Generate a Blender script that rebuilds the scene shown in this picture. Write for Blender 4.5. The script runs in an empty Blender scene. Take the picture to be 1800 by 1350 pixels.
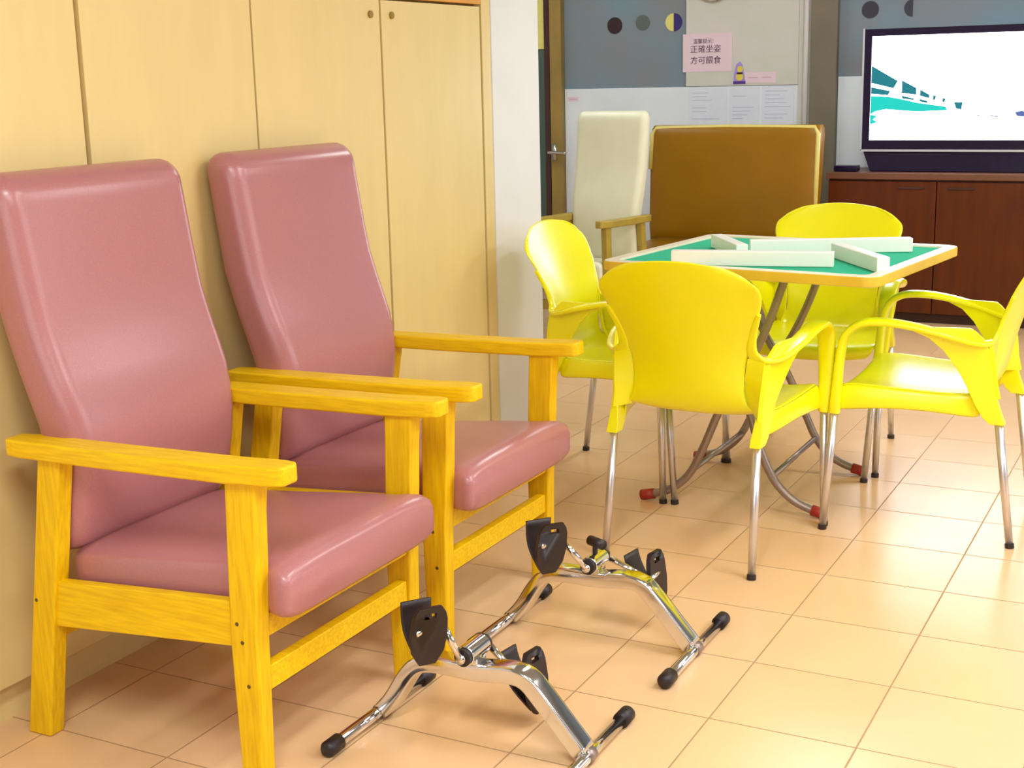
import bpy, bmesh, math, random
from mathutils import Vector, Matrix
random.seed(4)
scene = bpy.context.scene
C = scene.collection
PI = math.pi

# ------------------------------------------------------------------ camera
H = 1.30
F_PX, PITCH, ROLL, YAW = 2408.0, 0.2203, -0.02345, 0.48344
cam_data = bpy.data.cameras.new('camera')
cam = bpy.data.objects.new('camera', cam_data)
C.objects.link(cam)
cam_data.sensor_fit = 'HORIZONTAL'
cam_data.sensor_width = 36.0
cam_data.lens = 36.0 * F_PX / 1800.0
cam_data.clip_start = 0.05
right = Vector((math.cos(YAW), math.sin(YAW), 0))
fwd = Vector((-math.sin(YAW) * math.cos(PITCH), math.cos(YAW) * math.cos(PITCH), -math.sin(PITCH)))
up = right.cross(fwd)
r2 = right * math.cos(ROLL) + up * math.sin(ROLL)
u2 = -right * math.sin(ROLL) + up * math.cos(ROLL)
m = Matrix((r2, u2, -fwd)).transposed().to_4x4()
m.translation = Vector((0, 0, H))
cam.matrix_world = m
scene.camera = cam

# ------------------------------------------------------------------ world, lights, exposure
scene.view_settings.view_transform = 'Standard'
scene.view_settings.look = 'None'
scene.view_settings.gamma = 1.0
scene.view_settings.use_curve_mapping = False
scene.view_settings.exposure = -0.08
world = bpy.data.worlds.new('world')
scene.world = world
world.use_nodes = True
world.node_tree.nodes['Background'].inputs[0].default_value = (0.8, 0.88, 1.0, 1)
world.node_tree.nodes['Background'].inputs[1].default_value = 0.6


def area(name, loc, rot, sx, sy, power, col):
    l = bpy.data.lights.new(name, 'AREA')
    l.shape = 'RECTANGLE'
    l.size = sx
    l.size_y = sy
    l.energy = power
    l.color = col
    o = bpy.data.objects.new(name, l)
    o.location = loc
    o.rotation_euler = rot
    C.objects.link(o)
    return o


CEIL = 2.55
LAMPS = [(-0.5, 0.35, 46), (0.9, 0.3, 34), (0.2, 2.9, 26), (1.7, 2.4, 44), (1.0, 5.2, 40), (-1.5, 5.8, 20), (-3.5, 6.2, 10)]  # all out of view; first two added near camera to brighten camera-facing sides
for (lx, ly, pw) in LAMPS:
    area('ceiling_lamp_light', (lx, ly, CEIL - 0.07), (0, 0, 0), 0.28, 1.15, pw, (1.0, 0.93, 1.0) if lx > 1.2 else (0.95, 1.0, 0.97))
area('window_daylight', (3.42, 4.4, 1.5), (0, math.radians(90), 0), 1.3, 3.5, 24, (0.92, 0.92, 1.0))

area('front_fill_light', (-0.3, -1.50, 1.45), (math.radians(90), 0, 0), 3.0, 1.2, 10, (0.93, 1.0, 0.96))  # fill light added behind the camera for faces turned towards it

# ------------------------------------------------------------------ materials
def mat(name, col, rough=0.5, metal=0.0, spec=0.5, noise=0.0, scale=30, bump=0.0, coat=0.0, emit=None, es=1.0, col2=None, stretch=(1, 1, 1), sheen=0.0):
    M = bpy.data.materials.new(name)
    M.use_nodes = True
    nt = M.node_tree
    b = nt.nodes['Principled BSDF']
    b.inputs['Base Color'].default_value = (*col, 1)
    b.inputs['Roughness'].default_value = rough
    b.inputs['Metallic'].default_value = metal
    b.inputs['Specular IOR Level'].default_value = spec
    b.inputs['Coat Weight'].default_value = coat
    b.inputs['Coat Roughness'].default_value = 0.22
    if emit:
        b.inputs['Emission Color'].default_value = (*emit, 1)
        b.inputs['Emission Strength'].default_value = es
    if noise > 0 or bump > 0 or col2:
        tc = nt.nodes.new('ShaderNodeTexCoord')
        mp = nt.nodes.new('ShaderNodeMapping')
        mp.inputs['Scale'].default_value = stretch
        nz = nt.nodes.new('ShaderNodeTexNoise')
        nz.inputs['Scale'].default_value = scale
        nz.inputs['Detail'].default_value = 5
        nt.links.new(tc.outputs['Object'], mp.inputs[0])
        nt.links.new(mp.outputs[0], nz.inputs[0])
        if noise > 0 or col2:
            c2 = col2 if col2 else tuple(max(0, c * (1 - noise)) for c in col)
            mx = nt.nodes.new('ShaderNodeMix')
            mx.data_type = 'RGBA'
            rp = nt.nodes.new('ShaderNodeMapRange')
            rp.inputs[1].default_value = 0.35
            rp.inputs[2].default_value = 0.68
            nt.links.new(nz.outputs[0], rp.inputs[0])
            nt.links.new(rp.outputs[0], mx.inputs[0])
            mx.inputs[6].default_value = (*col, 1)
            mx.inputs[7].default_value = (*c2, 1)
            nt.links.new(mx.outputs[2], b.inputs['Base Color'])
        if bump > 0:
            bp = nt.nodes.new('ShaderNodeBump')
            bp.inputs['Strength'].default_value = bump
            bp.inputs['Distance'].default_value = 0.002
            nt.links.new(nz.outputs[0], bp.inputs['Height'])
            nt.links.new(bp.outputs[0], b.inputs['Normal'])
    return M


M = {}
M['yellow'] = mat('yellow_resin', (0.95, 0.89, 0.0), 0.30, spec=0.5, noise=0.03, scale=8, coat=0.5)
M['alu'] = mat('brushed_aluminium', (0.72, 0.70, 0.72), 0.33, metal=0.85, noise=0.08, scale=60, stretch=(1, 1, 0.05))
M['black'] = mat('black_rubber', (0.022, 0.012, 0.012), 0.45, noise=0.3, scale=40)
M['chrome'] = mat('chrome', (0.80, 0.80, 0.80), 0.10, metal=1.0, noise=0.08, scale=20)
M['leather'] = mat('rose_vinyl', (0.46, 0.18, 0.185), 0.29, spec=0.65, noise=0.10, scale=300, bump=0.08)
M['wood'] = mat('golden_oak', (0.88, 0.56, 0.004), 0.42, spec=0.3, col2=(0.74, 0.42, 0.002), scale=14, stretch=(1, 1, 1), bump=0.05)
M['woodx'] = mat('golden_oak_long', (0.90, 0.58, 0.004), 0.42, spec=0.3, col2=(0.76, 0.44, 0.002), scale=16, stretch=(10, 0.8, 10), bump=0.05)
M['woodz'] = mat('golden_oak_upright', (0.88, 0.56, 0.004), 0.42, spec=0.3, col2=(0.74, 0.42, 0.002), scale=16, stretch=(10, 10, 0.8), bump=0.05)
M['screw'] = mat('dark_screw', (0.12, 0.06, 0.01), 0.5, noise=0.2)
M['door'] = mat('cream_laminate', (0.80, 0.62, 0.27), 0.38, noise=0.05, scale=5, stretch=(3, 3, 0.6))
M['edge'] = mat('oak_edging', (0.34, 0.21, 0.02), 0.45, noise=0.25, scale=15, stretch=(6, 6, 1))
M['orange'] = mat('orange_wood', (0.80, 0.36, 0.04), 0.4, noise=0.15, scale=10)
M['darkgap'] = mat('dark_gap', (0.30, 0.17, 0.02), 0.8, noise=0.2)
M['white'] = mat('white_paint', (0.80, 0.80, 0.80), 0.5, noise=0.03, scale=6)
M['darkwall'] = mat('darkened_wall', (0.28, 0.27, 0.26), 0.7, noise=0.05, scale=5)  # unseen walls, darkened to cut bounced fill light
M['ceil'] = mat('ceiling_darkened', (0.36, 0.36, 0.36), 0.8, noise=0.04, scale=5)  # ceiling greyed down to deepen shadows by less bounce
M['grey_wall'] = mat('blue_grey_wall', (0.17, 0.26, 0.32), 0.5, col2=(0.22, 0.22, 0.24), scale=2.5)
M['panel'] = mat('white_dado_panel', (0.76, 0.82, 0.88), 0.35, noise=0.06, scale=4)
M['stone'] = mat('beige_board', (0.66, 0.62, 0.60), 0.6, col2=(0.58, 0.60, 0.52), scale=5)
M['taupe'] = mat('taupe_column', (0.20, 0.17, 0.12), 0.5, noise=0.15, scale=5)
M['pipe'] = mat('pale_pipe', (0.62, 0.58, 0.55), 0.4, noise=0.05)
M['ochre'] = mat('ochre_wood', (0.33, 0.22, 0.05), 0.45, noise=0.2, scale=8)
M['maroon'] = mat('maroon_wood', (0.06, 0.015, 0.012), 0.4, noise=0.3, scale=8)
M['glassdark'] = mat('dark_green_glass', (0.05, 0.10, 0.08), 0.12, spec=0.6, noise=0.2, scale=3)
M['steel'] = mat('steel', (0.55, 0.54, 0.50), 0.25, metal=0.9, noise=0.1)
M['beige'] = mat('beige_vinyl', (0.76, 0.74, 0.54), 0.42, noise=0.06, scale=8)
M['gold'] = mat('olive_gold_vinyl', (0.28, 0.125, 0.0), 0.38, spec=0.3, noise=0.12, scale=4)
M['goldtrim'] = mat('pale_gold_piping', (0.70, 0.58, 0.16), 0.4, noise=0.08)
M['brown'] = mat('reddish_brown_veneer', (0.115, 0.022, 0.002), 0.35, spec=0.3, col2=(0.08, 0.016, 0.003), scale=6, stretch=(4, 4, 0.7))
M['browntop'] = mat('brown_cabinet_top', (0.17, 0.065, 0.035), 0.35, noise=0.15, scale=6)
M['darkbrown'] = mat('dark_brown', (0.05, 0.012, 0.004), 0.6, noise=0.2)
M['tvblack'] = mat('gloss_black_plastic', (0.010, 0.003, 0.030), 0.25, spec=0.3, noise=0.2)
M['silver'] = mat('silver_plastic', (0.60, 0.62, 0.70), 0.3, metal=0.3, noise=0.05)
M['felt'] = mat('green_felt', (0.0, 0.46, 0.25), 0.85, noise=0.12, scale=60)
M['stack'] = mat('ivory_plastic', (0.92, 0.92, 0.84), 0.3, noise=0.03, scale=10)
M['tablerim'] = mat('beech_rim', (0.90, 0.80, 0.60), 0.3, noise=0.10, scale=12)
M['tableedge'] = mat('yellow_beech_edge', (0.80, 0.52, 0.04), 0.4, noise=0.10, scale=12)
M['tube'] = mat('grey_brown_tube', (0.34, 0.27, 0.24), 0.35, metal=0.6, noise=0.1)
M['red'] = mat('red_rubber', (0.42, 0.03, 0.02), 0.5, noise=0.1)
M['pink'] = mat('pink_paper', (0.80, 0.62, 0.70), 0.7, noise=0.03)
M['paper'] = mat('white_paper', (0.72, 0.76, 0.86), 0.7, noise=0.03)
M['ink'] = mat('purple_black_ink', (0.10, 0.04, 0.10), 0.7, noise=0.1)
M['faintink'] = mat('faint_blue_ink', (0.52, 0.57, 0.70), 0.7, noise=0.05)
M['faintpink'] = mat('faint_pink_ink', (0.62, 0.36, 0.48), 0.7, noise=0.05)
M['dotblack'] = mat('black_disc', (0.02, 0.002, 0.006), 0.5, noise=0.1)
M['dotgrey'] = mat('grey_disc', (0.11, 0.13, 0.12), 0.5, noise=0.1)
M['dotdark'] = mat('charcoal_disc', (0.035, 0.032, 0.05), 0.5, noise=0.1)
M['dotyellow'] = mat('yellow_disc', (0.75, 0.70, 0.20), 0.5, noise=0.05)
M['dotnavy'] = mat('navy_disc', (0.03, 0.01, 0.16), 0.5, noise=0.1)
M['lilac'] = mat('lilac_sticker', (0.40, 0.28, 0.75), 0.5, noise=0.1)
M['purple'] = mat('purple_sticker', (0.10, 0.03, 0.30), 0.5, noise=0.1)
M['stick_y'] = mat('yellow_sticker', (0.75, 0.62, 0.08), 0.5, noise=0.05)
M['lampglow'] = mat('lamp_diffuser', (0.9, 0.9, 0.9), 0.5, emit=(0.95, 1.0, 0.97), es=6.0)
M['screenwhite'] = mat('lit_screen', (0.02, 0.02, 0.02), 0.3, emit=(0.98, 0.95, 1.0), es=7.0)
M['teal'] = mat('lit_teal', (0.0, 0.0, 0.0), 0.4, emit=(0.0, 0.22, 0.28), es=1.0)
M['aqua'] = mat('lit_aqua', (0.0, 0.0, 0.0), 0.4, emit=(0.0, 0.72, 0.62), es=1.0)
M['paleaqua'] = mat('lit_pale_aqua', (0.0, 0.0, 0.0), 0.4, emit=(0.30, 0.85, 0.85), es=1.1)
M['litblue'] = mat('lit_blue', (0.0, 0.0, 0.0), 0.4, emit=(0.10, 0.16, 0.45), es=1.0)
M['windowsky'] = mat('bright_window', (0.1, 0.1, 0.1), 0.3, emit=(0.90, 0.93, 1.0), es=2.0)


def floor_material():
    Mt = bpy.data.materials.new('ceramic_floor_tile')
    Mt.use_nodes = True
    nt = Mt.node_tree
    N = nt.nodes
    b = N['Principled BSDF']
    tc = N.new('ShaderNodeTexCoord')
    sep = N.new('ShaderNodeSeparateXYZ')
    nt.links.new(tc.outputs['Object'], sep.inputs[0])
    T, OX, OY, G = 0.30416, -0.86657, 2.4886, 0.0022

    def mth(op, a, bb=None):
        n = N.new('ShaderNodeMath')
        n.operation = op
        for i, v in enumerate((a, bb)):
            if v is None:
                continue
            if isinstance(v, (int, float)):
                n.inputs[i].default_value = v
            else:
                nt.links.new(v, n.inputs[i])
        return n.outputs[0]
    outs = []
    cells = []
    for k, off in ((0, OX), (1, OY)):
        q = mth('DIVIDE', mth('SUBTRACT', sep.outputs[k], off), T)
        fr = mth('FRACT', mth('ADD', q, 100.5))
        d = mth('MULTIPLY', mth('ABSOLUTE', mth('SUBTRACT', fr, 0.5)), T)
        outs.append(d)
        cells.append(mth('FLOOR', mth('ADD', q, 100.0)))
    dmin = mth('MINIMUM', outs[0], outs[1])
    mr = N.new('ShaderNodeMapRange')
    mr.inputs[1].default_value = G * 0.4
    mr.inputs[2].default_value = G * 1.2
    nt.links.new(dmin, mr.inputs[0])
    comb = N.new('ShaderNodeCombineXYZ')
    nt.links.new(cells[0], comb.inputs[0])
    nt.links.new(cells[1], comb.inputs[1])
    wn = N.new('ShaderNodeTexWhiteNoise')
    nt.links.new(comb.outputs[0], wn.inputs[0])
    nz = N.new('ShaderNodeTexNoise')
    nz.inputs['Scale'].default_value = 3.5
    nz.inputs['Detail'].default_value = 6
    nt.links.new(tc.outputs['Object'], nz.inputs[0])
    tile = N.new('ShaderNodeMix')
    tile.data_type = 'RGBA'
    tile.inputs[6].default_value = (0.86, 0.58, 0.34, 1)
    tile.inputs[7].default_value = (0.77, 0.46, 0.21, 1)
    nt.links.new(mth('ADD', mth('MULTIPLY', wn.outputs[0], 0.3), mth('MULTIPLY', nz.outputs[0], 0.6)), tile.inputs[0])
    gm = N.new('ShaderNodeMix')
    gm.data_type = 'RGBA'
    gm.inputs[6].default_value = (0.42, 0.25, 0.12, 1)
    nt.links.new(mr.outputs[0], gm.inputs[0])
    nt.links.new(tile.outputs[2], gm.inputs[7])
    nt.links.new(gm.outputs[2], b.inputs['Base Color'])
    rr = N.new('ShaderNodeMapRange')
    rr.inputs[3].default_value = 0.6
    rr.inputs[4].default_value = 0.20
    nt.links.new(mr.outputs[0], rr.inputs[0])
    rn = mth('ADD', rr.outputs[0], mth('MULTIPLY', nz.outputs[0], 0.10))
    nt.links.new(rn, b.inputs['Roughness'])
    b.inputs['Specular IOR Level'].default_value = 0.6
    bp = N.new('ShaderNodeBump')
    bp.inputs['Strength'].default_value = 0.25
    bp.inputs['Distance'].default_value = 0.002
    nt.links.new(mr.outputs[0], bp.inputs['Height'])
    nt.links.new(bp.outputs[0], b.inputs['Normal'])
    return Mt


M['floor'] = floor_material()

# ------------------------------------------------------------------ mesh helpers
def obj(name, bm, m, parent=None, smooth=False, bevel=0.0, seg=2, sub=0, loc=None, rotz=None, angle=35, recalc=True, mats=None):
    if recalc:
        bmesh.ops.recalc_face_normals(bm, faces=bm.faces[:])
    me = bpy.data.meshes.new(name)
    bm.to_mesh(me)
    bm.free()
    for mm in (mats or [m]):
        me.materials.append(M[mm] if isinstance(mm, str) else mm)
    o = bpy.data.objects.new(name, me)
    C.objects.link(o)
    if parent:
        o.parent = parent
    if loc is not None:
        o.location = loc
    if rotz is not None:
        o.rotation_euler = (0, 0, rotz)
    if smooth:
        for p in me.polygons:
            p.use_smooth = True
    if bevel > 0:
        md = o.modifiers.new('bevel', 'BEVEL')
        md.width = bevel
        md.segments = seg
        md.limit_method = 'ANGLE'
        md.angle_limit = math.radians(angle)
        for p in me.polygons:
            p.use_smooth = True
        me.set_sharp_from_angle(angle=math.radians(50)) if False else None
        wn = o.modifiers.new('wn', 'WEIGHTED_NORMAL')
        wn.keep_sharp = True
    if sub:
        md = o.modifiers.new('sub', 'SUBSURF')
        md.levels = sub
        md.render_levels = sub
    return o


def tag(o, label, cat, group=None, kind=None):
    o['label'] = label
    o['category'] = cat
    if group:
        o['group'] = group
    if kind:
        o['kind'] = kind
    return o


def empty(name, loc=(0, 0, 0), rotz=0.0):
    o = bpy.data.objects.new(name, None)
    o.empty_display_size = 0.05
    o.location = loc
    o.rotation_euler = (0, 0, rotz)
    C.objects.link(o)
    return o


def struct(name, bm, m, parent=None, **k):
    o = obj(name, bm, m, parent, **k)
    if parent is None:
        o['kind'] = 'structure'
    return o


def copy_tree(o, parent=None):
    c = o.copy()
    C.objects.link(c)
    c.parent = parent
    for ch in list(o.children):
        copy_tree(ch, c)
    return c


def B():
    return bmesh.new()


def box(bm, x0, x1, y0, y1, z0, z1, mi=0):
    vs = [bm.verts.new(p) for p in ((x0, y0, z0), (x1, y0, z0), (x1, y1, z0), (x0, y1, z0), (x0, y0, z1), (x1, y0, z1), (x1, y1, z1), (x0, y1, z1))]
    for f in ((0, 3, 2, 1), (4, 5, 6, 7), (0, 1, 5, 4), (1, 2, 6, 5), (2, 3, 7, 6), (3, 0, 4, 7)):
        fc = bm.faces.new([vs[i] for i in f])
        fc.material_index = mi
    return bm


def prism8(bm, low, high):
    """low and high: four corner points each, same order"""
    a = [bm.verts.new(p) for p in low]
    b = [bm.verts.new(p) for p in high]
    bm.faces.new(a[::-1])
    bm.faces.new(b)
    for i in range(4):
        j = (i + 1) % 4
        bm.faces.new((a[i], a[j], b[j], b[i]))
    return bm


def loft(bm, secs, closed=True, cap=True):
    rows = [[bm.verts.new(p) for p in s] for s in secs]
    n = len(rows[0])
    for a, b in zip(rows[:-1], rows[1:]):
        for i in range(n if closed else n - 1):
            j = (i + 1) % n
            bm.faces.new((a[i], a[j], b[j], b[i]))
    if cap:
        bm.faces.new(rows[0][::-1])
        bm.faces.new(rows[-1])
    return bm


def frames(path):
    P = [Vector(p) for p in path]
    T = []
    for i in range(len(P)):
        a = P[max(i - 1, 0)]
        b = P[min(i + 1, len(P) - 1)]
        T.append((b - a).normalized())
    return P, T


def spline(pts, n=6):
    P = [Vector(p) for p in pts]
    out = []
    for i in range(len(P) - 1):
        p0, p1, p2, p3 = P[max(i - 1, 0)], P[i], P[i + 1], P[min(i + 2, len(P) - 1)]
        for k in range(n):
            t = k / n
            out.append(0.5 * ((2 * p1) + (-p0 + p2) * t + (2 * p0 - 5 * p1 + 4 * p2 - p3) * t * t + (-p0 + 3 * p1 - 3 * p2 + p3) * t ** 3))
    out.append(P[-1])
    return out


def tube(bm, path, r, n=14, ref=(0.31, 0.9, 0.2), cap=True):
    P, T = frames(path)
    N = None
    secs = []
    for i, (p, t) in enumerate(zip(P, T)):
        if N is None:
            N = Vector(ref) - t * Vector(ref).dot(t)
        else:
            N = N - t * N.dot(t)
        N.normalize()
        Bn = t.cross(N)
        rr = r[i] if isinstance(r, (list, tuple)) else r
        secs.append([p + (N * math.cos(2 * PI * k / n) + Bn * math.sin(2 * PI * k / n)) * rr for k in range(n)])
    return loft(bm, secs, True, cap)


def sup(n, a, b, e=4.0):
    """superellipse ring points (x, y)"""
    out = []
    for k in range(n):
        t = 2 * PI * (k + 0.5) / n
        c, s = math.cos(t), math.sin(t)
        out.append((a * math.copysign(abs(c) ** (2 / e), c), b * math.copysign(abs(s) ** (2 / e), s)))
    return out


def ribbon(bm, path, widths, thick, axis=(1, 0, 0), n=16, e=3.0):
    """sweep a rounded flat section; its wide direction stays near `axis`"""
    P, T = frames(path)
    secs = []
    for i, (p, t) in enumerate(zip(P, T)):
        ax = Vector(axis[i]) if isinstance(axis[0], (list, tuple, Vector)) else Vector(axis)
        A = (ax - t * ax.dot(t)).normalized()
        Nn = t.cross(A)
        w = widths[i] if isinstance(widths, (list, tuple)) else widths
        th = thick[i] if isinstance(thick, (list, tuple)) else thick
        secs.append([p + A * x + Nn * y for x, y in sup(n, w / 2, th / 2, e)])
    return loft(bm, secs)


def rrect(hx, hy, r, n=6):
    out = []
    for cx, cy, a0 in ((hx - r, hy - r, 0), (-hx + r, hy - r, 90), (-hx + r, -hy + r, 180), (hx - r, -hy + r, 270)):
        for k in range(n + 1):
            a = math.radians(a0 + 90 * k / n)
            out.append((cx + r * math.cos(a), cy + r * math.sin(a)))
    return out


def extrude_poly(bm, pts2, f0, f1, mi=0):
    """pts2 polygon; f0/f1 map (u,v) -> 3d at both sides"""
    a = [bm.verts.new(f0(u, v)) for u, v in pts2]
    b = [bm.verts.new(f1(u, v)) for u, v in pts2]
    fa = bm.faces.new(a[::-1])
    fb = bm.faces.new(b)
    fa.material_index = fb.material_index = mi
    n = len(a)
    for i in range(n):
        j = (i + 1) % n
        f = bm.faces.new((a[i], a[j], b[j], b[i]))
        f.material_index = mi
    return bm


def lerp(a, b, t):
    return a + (b - a) * t


def interp(tab, z):
    for (z0, v0), (z1, v1) in zip(tab[:-1], tab[1:]):
        if z <= z1:
            return lerp(v0, v1, max(0, (z - z0) / (z1 - z0)))
    return tab[-1][1]


# ------------------------------------------------------------------ the setting
YB = 7.62          # back wall
XL = -2.78         # wall behind the cupboards
XF = -4.60         # far left wall of the recess
XR = 3.50
YF = -1.60
PX0, PY0, PY1 = -2.167, 4.04, 4.384

struct('floor', box(B(), XF - 0.1, XR + 0.1, YF - 0.1, YB + 0.1, -0.08, 0.0), 'floor')
struct('ceiling', box(B(), XF - 0.1, XR + 0.1, YF - 0.1, YB + 0.1, CEIL, CEIL + 0.08), 'ceil')
struct('wall_back', box(B(), XF - 0.1, XR + 0.1, YB, YB + 0.1, 0, CEIL), 'grey_wall')
struct('wall_left', box(B(), XL - 0.1, XL, YF, PY1, 0, CEIL), 'white')
bm = B()
VX0, VX1, VZ0, VZ1 = -1.85, 1.25, 0.83, 2.07
box(bm, XL, VX0, YF - 0.1, YF, 0, CEIL)
box(bm, VX1, XR, YF - 0.1, YF, 0, CEIL)
box(bm, VX0, VX1, YF - 0.1, YF, 0, VZ0)
box(bm, VX0, VX1, YF - 0.1, YF, VZ1, CEIL)
struct('wall_front', bm, 'darkwall')
w = struct('front_fill_window', box(B(), VX0, VX1, YF - 0.055, YF - 0.05, VZ0, VZ1), 'windowsky')  # glowing window invented behind the camera to go with the front fill
for k in range(4):
    xx = lerp(VX0 + 0.025, VX1 - 0.025, k / 3)
    obj('window_frame', box(B(), xx - 0.025, xx + 0.025, YF - 0.048, YF, VZ0, VZ1), 'white', w)
struct('wall_recess', box(box(B(), XF - 0.1, XF, PY1, YB, 0, CEIL), XF, XL - 0.1, PY1 - 0.1, PY1, 0, CEIL), 'white')
# right wall with a window opening
bm = B()
WY0, WY1, WZ0, WZ1 = 2.6, 6.2, 0.85, 2.2
box(bm, XR, XR + 0.1, YF, WY0, 0, CEIL)
box(bm, XR, XR + 0.1, WY1, YB, 0, CEIL)
box(bm, XR, XR + 0.1, WY0, WY1, 0, WZ0)
box(bm, XR, XR + 0.1, WY0, WY1, WZ1, CEIL)
struct('wall_right', bm, 'darkwall')
w = struct('window_1', box(B(), XR + 0.05, XR + 0.055, WY0, WY1, WZ0, WZ1), 'windowsky')
for k in range(4):
    yy = lerp(WY0 + 0.025, WY1 - 0.025, k / 3)
    obj('window_frame', box(B(), XR + 0.0, XR + 0.048, yy - 0.025, yy + 0.025, WZ0, WZ1), 'white', w)
# square column that ends the cupboard wall
struct('wall_column', box(B(), XL, PX0, PY0 + 0.001, PY1, 0, CEIL), 'white', bevel=0.004)

# back wall claddings
struct('trim_1', box(B(), -3.590, -2.165, YB - 0.012, YB, 0, 1.222), 'panel', bevel=0.002)
struct('trim_2', box(B(), -2.820, -2.165, YB - 0.016, YB, 1.224, 2.3), 'stone', bevel=0.002)
struct('trim_3', box(B(), -2.163, -2.092, YB - 0.02, YB, 0, CEIL), 'stone')
struct('trim_4', box(B(), -2.090, -1.945, YB - 0.05, YB, 0, CEIL), 'taupe', bevel=0.004)
struct('trim_5', box(B(), -1.943, XR, YB - 0.012, YB, 0, 1.262), 'panel', bevel=0.002)
t = tag(obj('wall_pipe', tube(B(), [(-2.118, YB - 0.036, 0.0), (-2.118, YB - 0.036, CEIL)], 0.015), 'pipe', smooth=True),
        'thin pale vertical pipe running up the back wall left of the brown column', 'pipe')

# door in the far left of the back wall
d = struct('door_1', box(B(), -3.712, -3.676, YB - 0.04, YB, 0.02, 2.1), 'maroon', bevel=0.003)
obj('door_frame', box(B(), -3.668, -3.592, YB - 0.055, YB, 0, CEIL - 0.01), 'ochre', d, bevel=0.004)
obj('glass_pane', box(B(), -4.45, -3.714, YB - 0.03, YB - 0.005, 0.02, 1.455), 'glassdark', d)
obj('transom_panel', box(B(), -4.45, -3.714, YB - 0.03, YB - 0.005, 1.46, 2.1), 'dotyellow', d)
bm = B()
tube(bm, [(-3.645, YB - 0.055, 0.85), (-3.645, YB - 0.10, 0.85)], 0.012)
tube(bm, spline([(-3.665, YB - 0.10, 0.85), (-3.63, YB - 0.105, 0.852), (-3.545, YB - 0.105, 0.848)]), 0.010)
box(bm, -3.660, -3.630, YB - 0.060, YB - 0.055, 0.80, 0.90)
obj('door_handle', bm, 'steel', d, smooth=True)

# ceiling lamps
for i, (lx, ly, pw) in enumerate(LAMPS):
    e = empty('ceiling_lamp', (lx, ly, CEIL))
    obj('housing', box(B(), -0.16, 0.16, -0.61, 0.61, -0.045, 0.0), 'white', e, bevel=0.004)
    obj('diffuser', box(B(), -0.145, 0.145, -0.595, 0.595, -0.055, -0.046), 'lampglow', e)
    e['kind'] = 'structure'

# ------------------------------------------------------------------ tall cupboards
FX = -2.167        # front plane of the doors
SE = [1.04, 1.626, 2.212, 2.796, 3.383, 3.967]


def cupboard(y0, y1, label, locks, gap):
    e = empty('cupboard', (0, (y0 + y1) / 2, 0))
    yc = (y0 + y1) / 2
    g = 0.0015
    obj('carcass', box(B(), XL + 0.002, FX - 0.021, y0 - yc + g, y1 - yc - g, 0.088, 2.42), 'darkgap', e)
    obj('plinth', box(B(), XL + 0.002, FX - 0.035, y0 - yc + g, y1 - yc - g, 0.0, 0.087), 'door', e)
    for k, (a, b) in enumerate(((y0, yc), (yc, y1))):
        ga = gap if a == yc else 0.003
        gb = gap if b == yc else 0.003
        dd = obj('door', box(B(), FX - 0.020, FX, a - yc + ga, b - yc - gb, 0.088, 1.521), 'door', e, bevel=0.002)
        if locks:
            yy = -0.055 if k == 0 else 0.055
            bm = B()
            tube(bm, [(FX - 0.002, yy, 1.480), (FX + 0.006, yy, 1.480)], 0.010)
            obj('lock', bm, 'edge', dd, smooth=False)
        obj('upper_door', box(B(), FX - 0.020, FX, a - yc + ga, b - yc - gb, 1.575, 2.415), 'door', e, bevel=0.002)
    obj('rail', box(B(), FX - 0.020, FX + 0.004, y0 - yc + g, y1 - yc - g, 1.528, 1.570), 'orange', e, bevel=0.002)
    tag(e, label, 'cupboard', 'tall cream cupboards along the left wall')
    return e


cupboard(SE[0] + 0.586 - 0.002, SE[3], 'tall cream laminate cupboard behind the nearer rose armchair', False, 0.006) if False else None
cupboard(1.628, SE[3] - 0.001, 'tall cream laminate cupboard with a dark seam behind the nearer rose armchair', False, 0.007)
cupboard(SE[3], SE[5], 'tall cream laminate cupboard with two small locks beside the white column', True, 0.005)
tag(obj('filler_panel', box(B(), XL + 0.002, FX - 0.002, SE[5] + 0.013, PY0 - 0.002, 0.0, 2.42), 'orange', bevel=0.002),
    'narrow orange wood filler strip between cream cupboard and white column', 'panel') if False else \
    tag(obj('filler_panel', box(B(), XL + 0.002, FX - 0.002, SE[5] + 0.013, PY0 - 0.002, 0.0, 2.42), 'door', bevel=0.002),
        'narrow cream filler strip between the cupboard door and the white column', 'panel')

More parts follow.
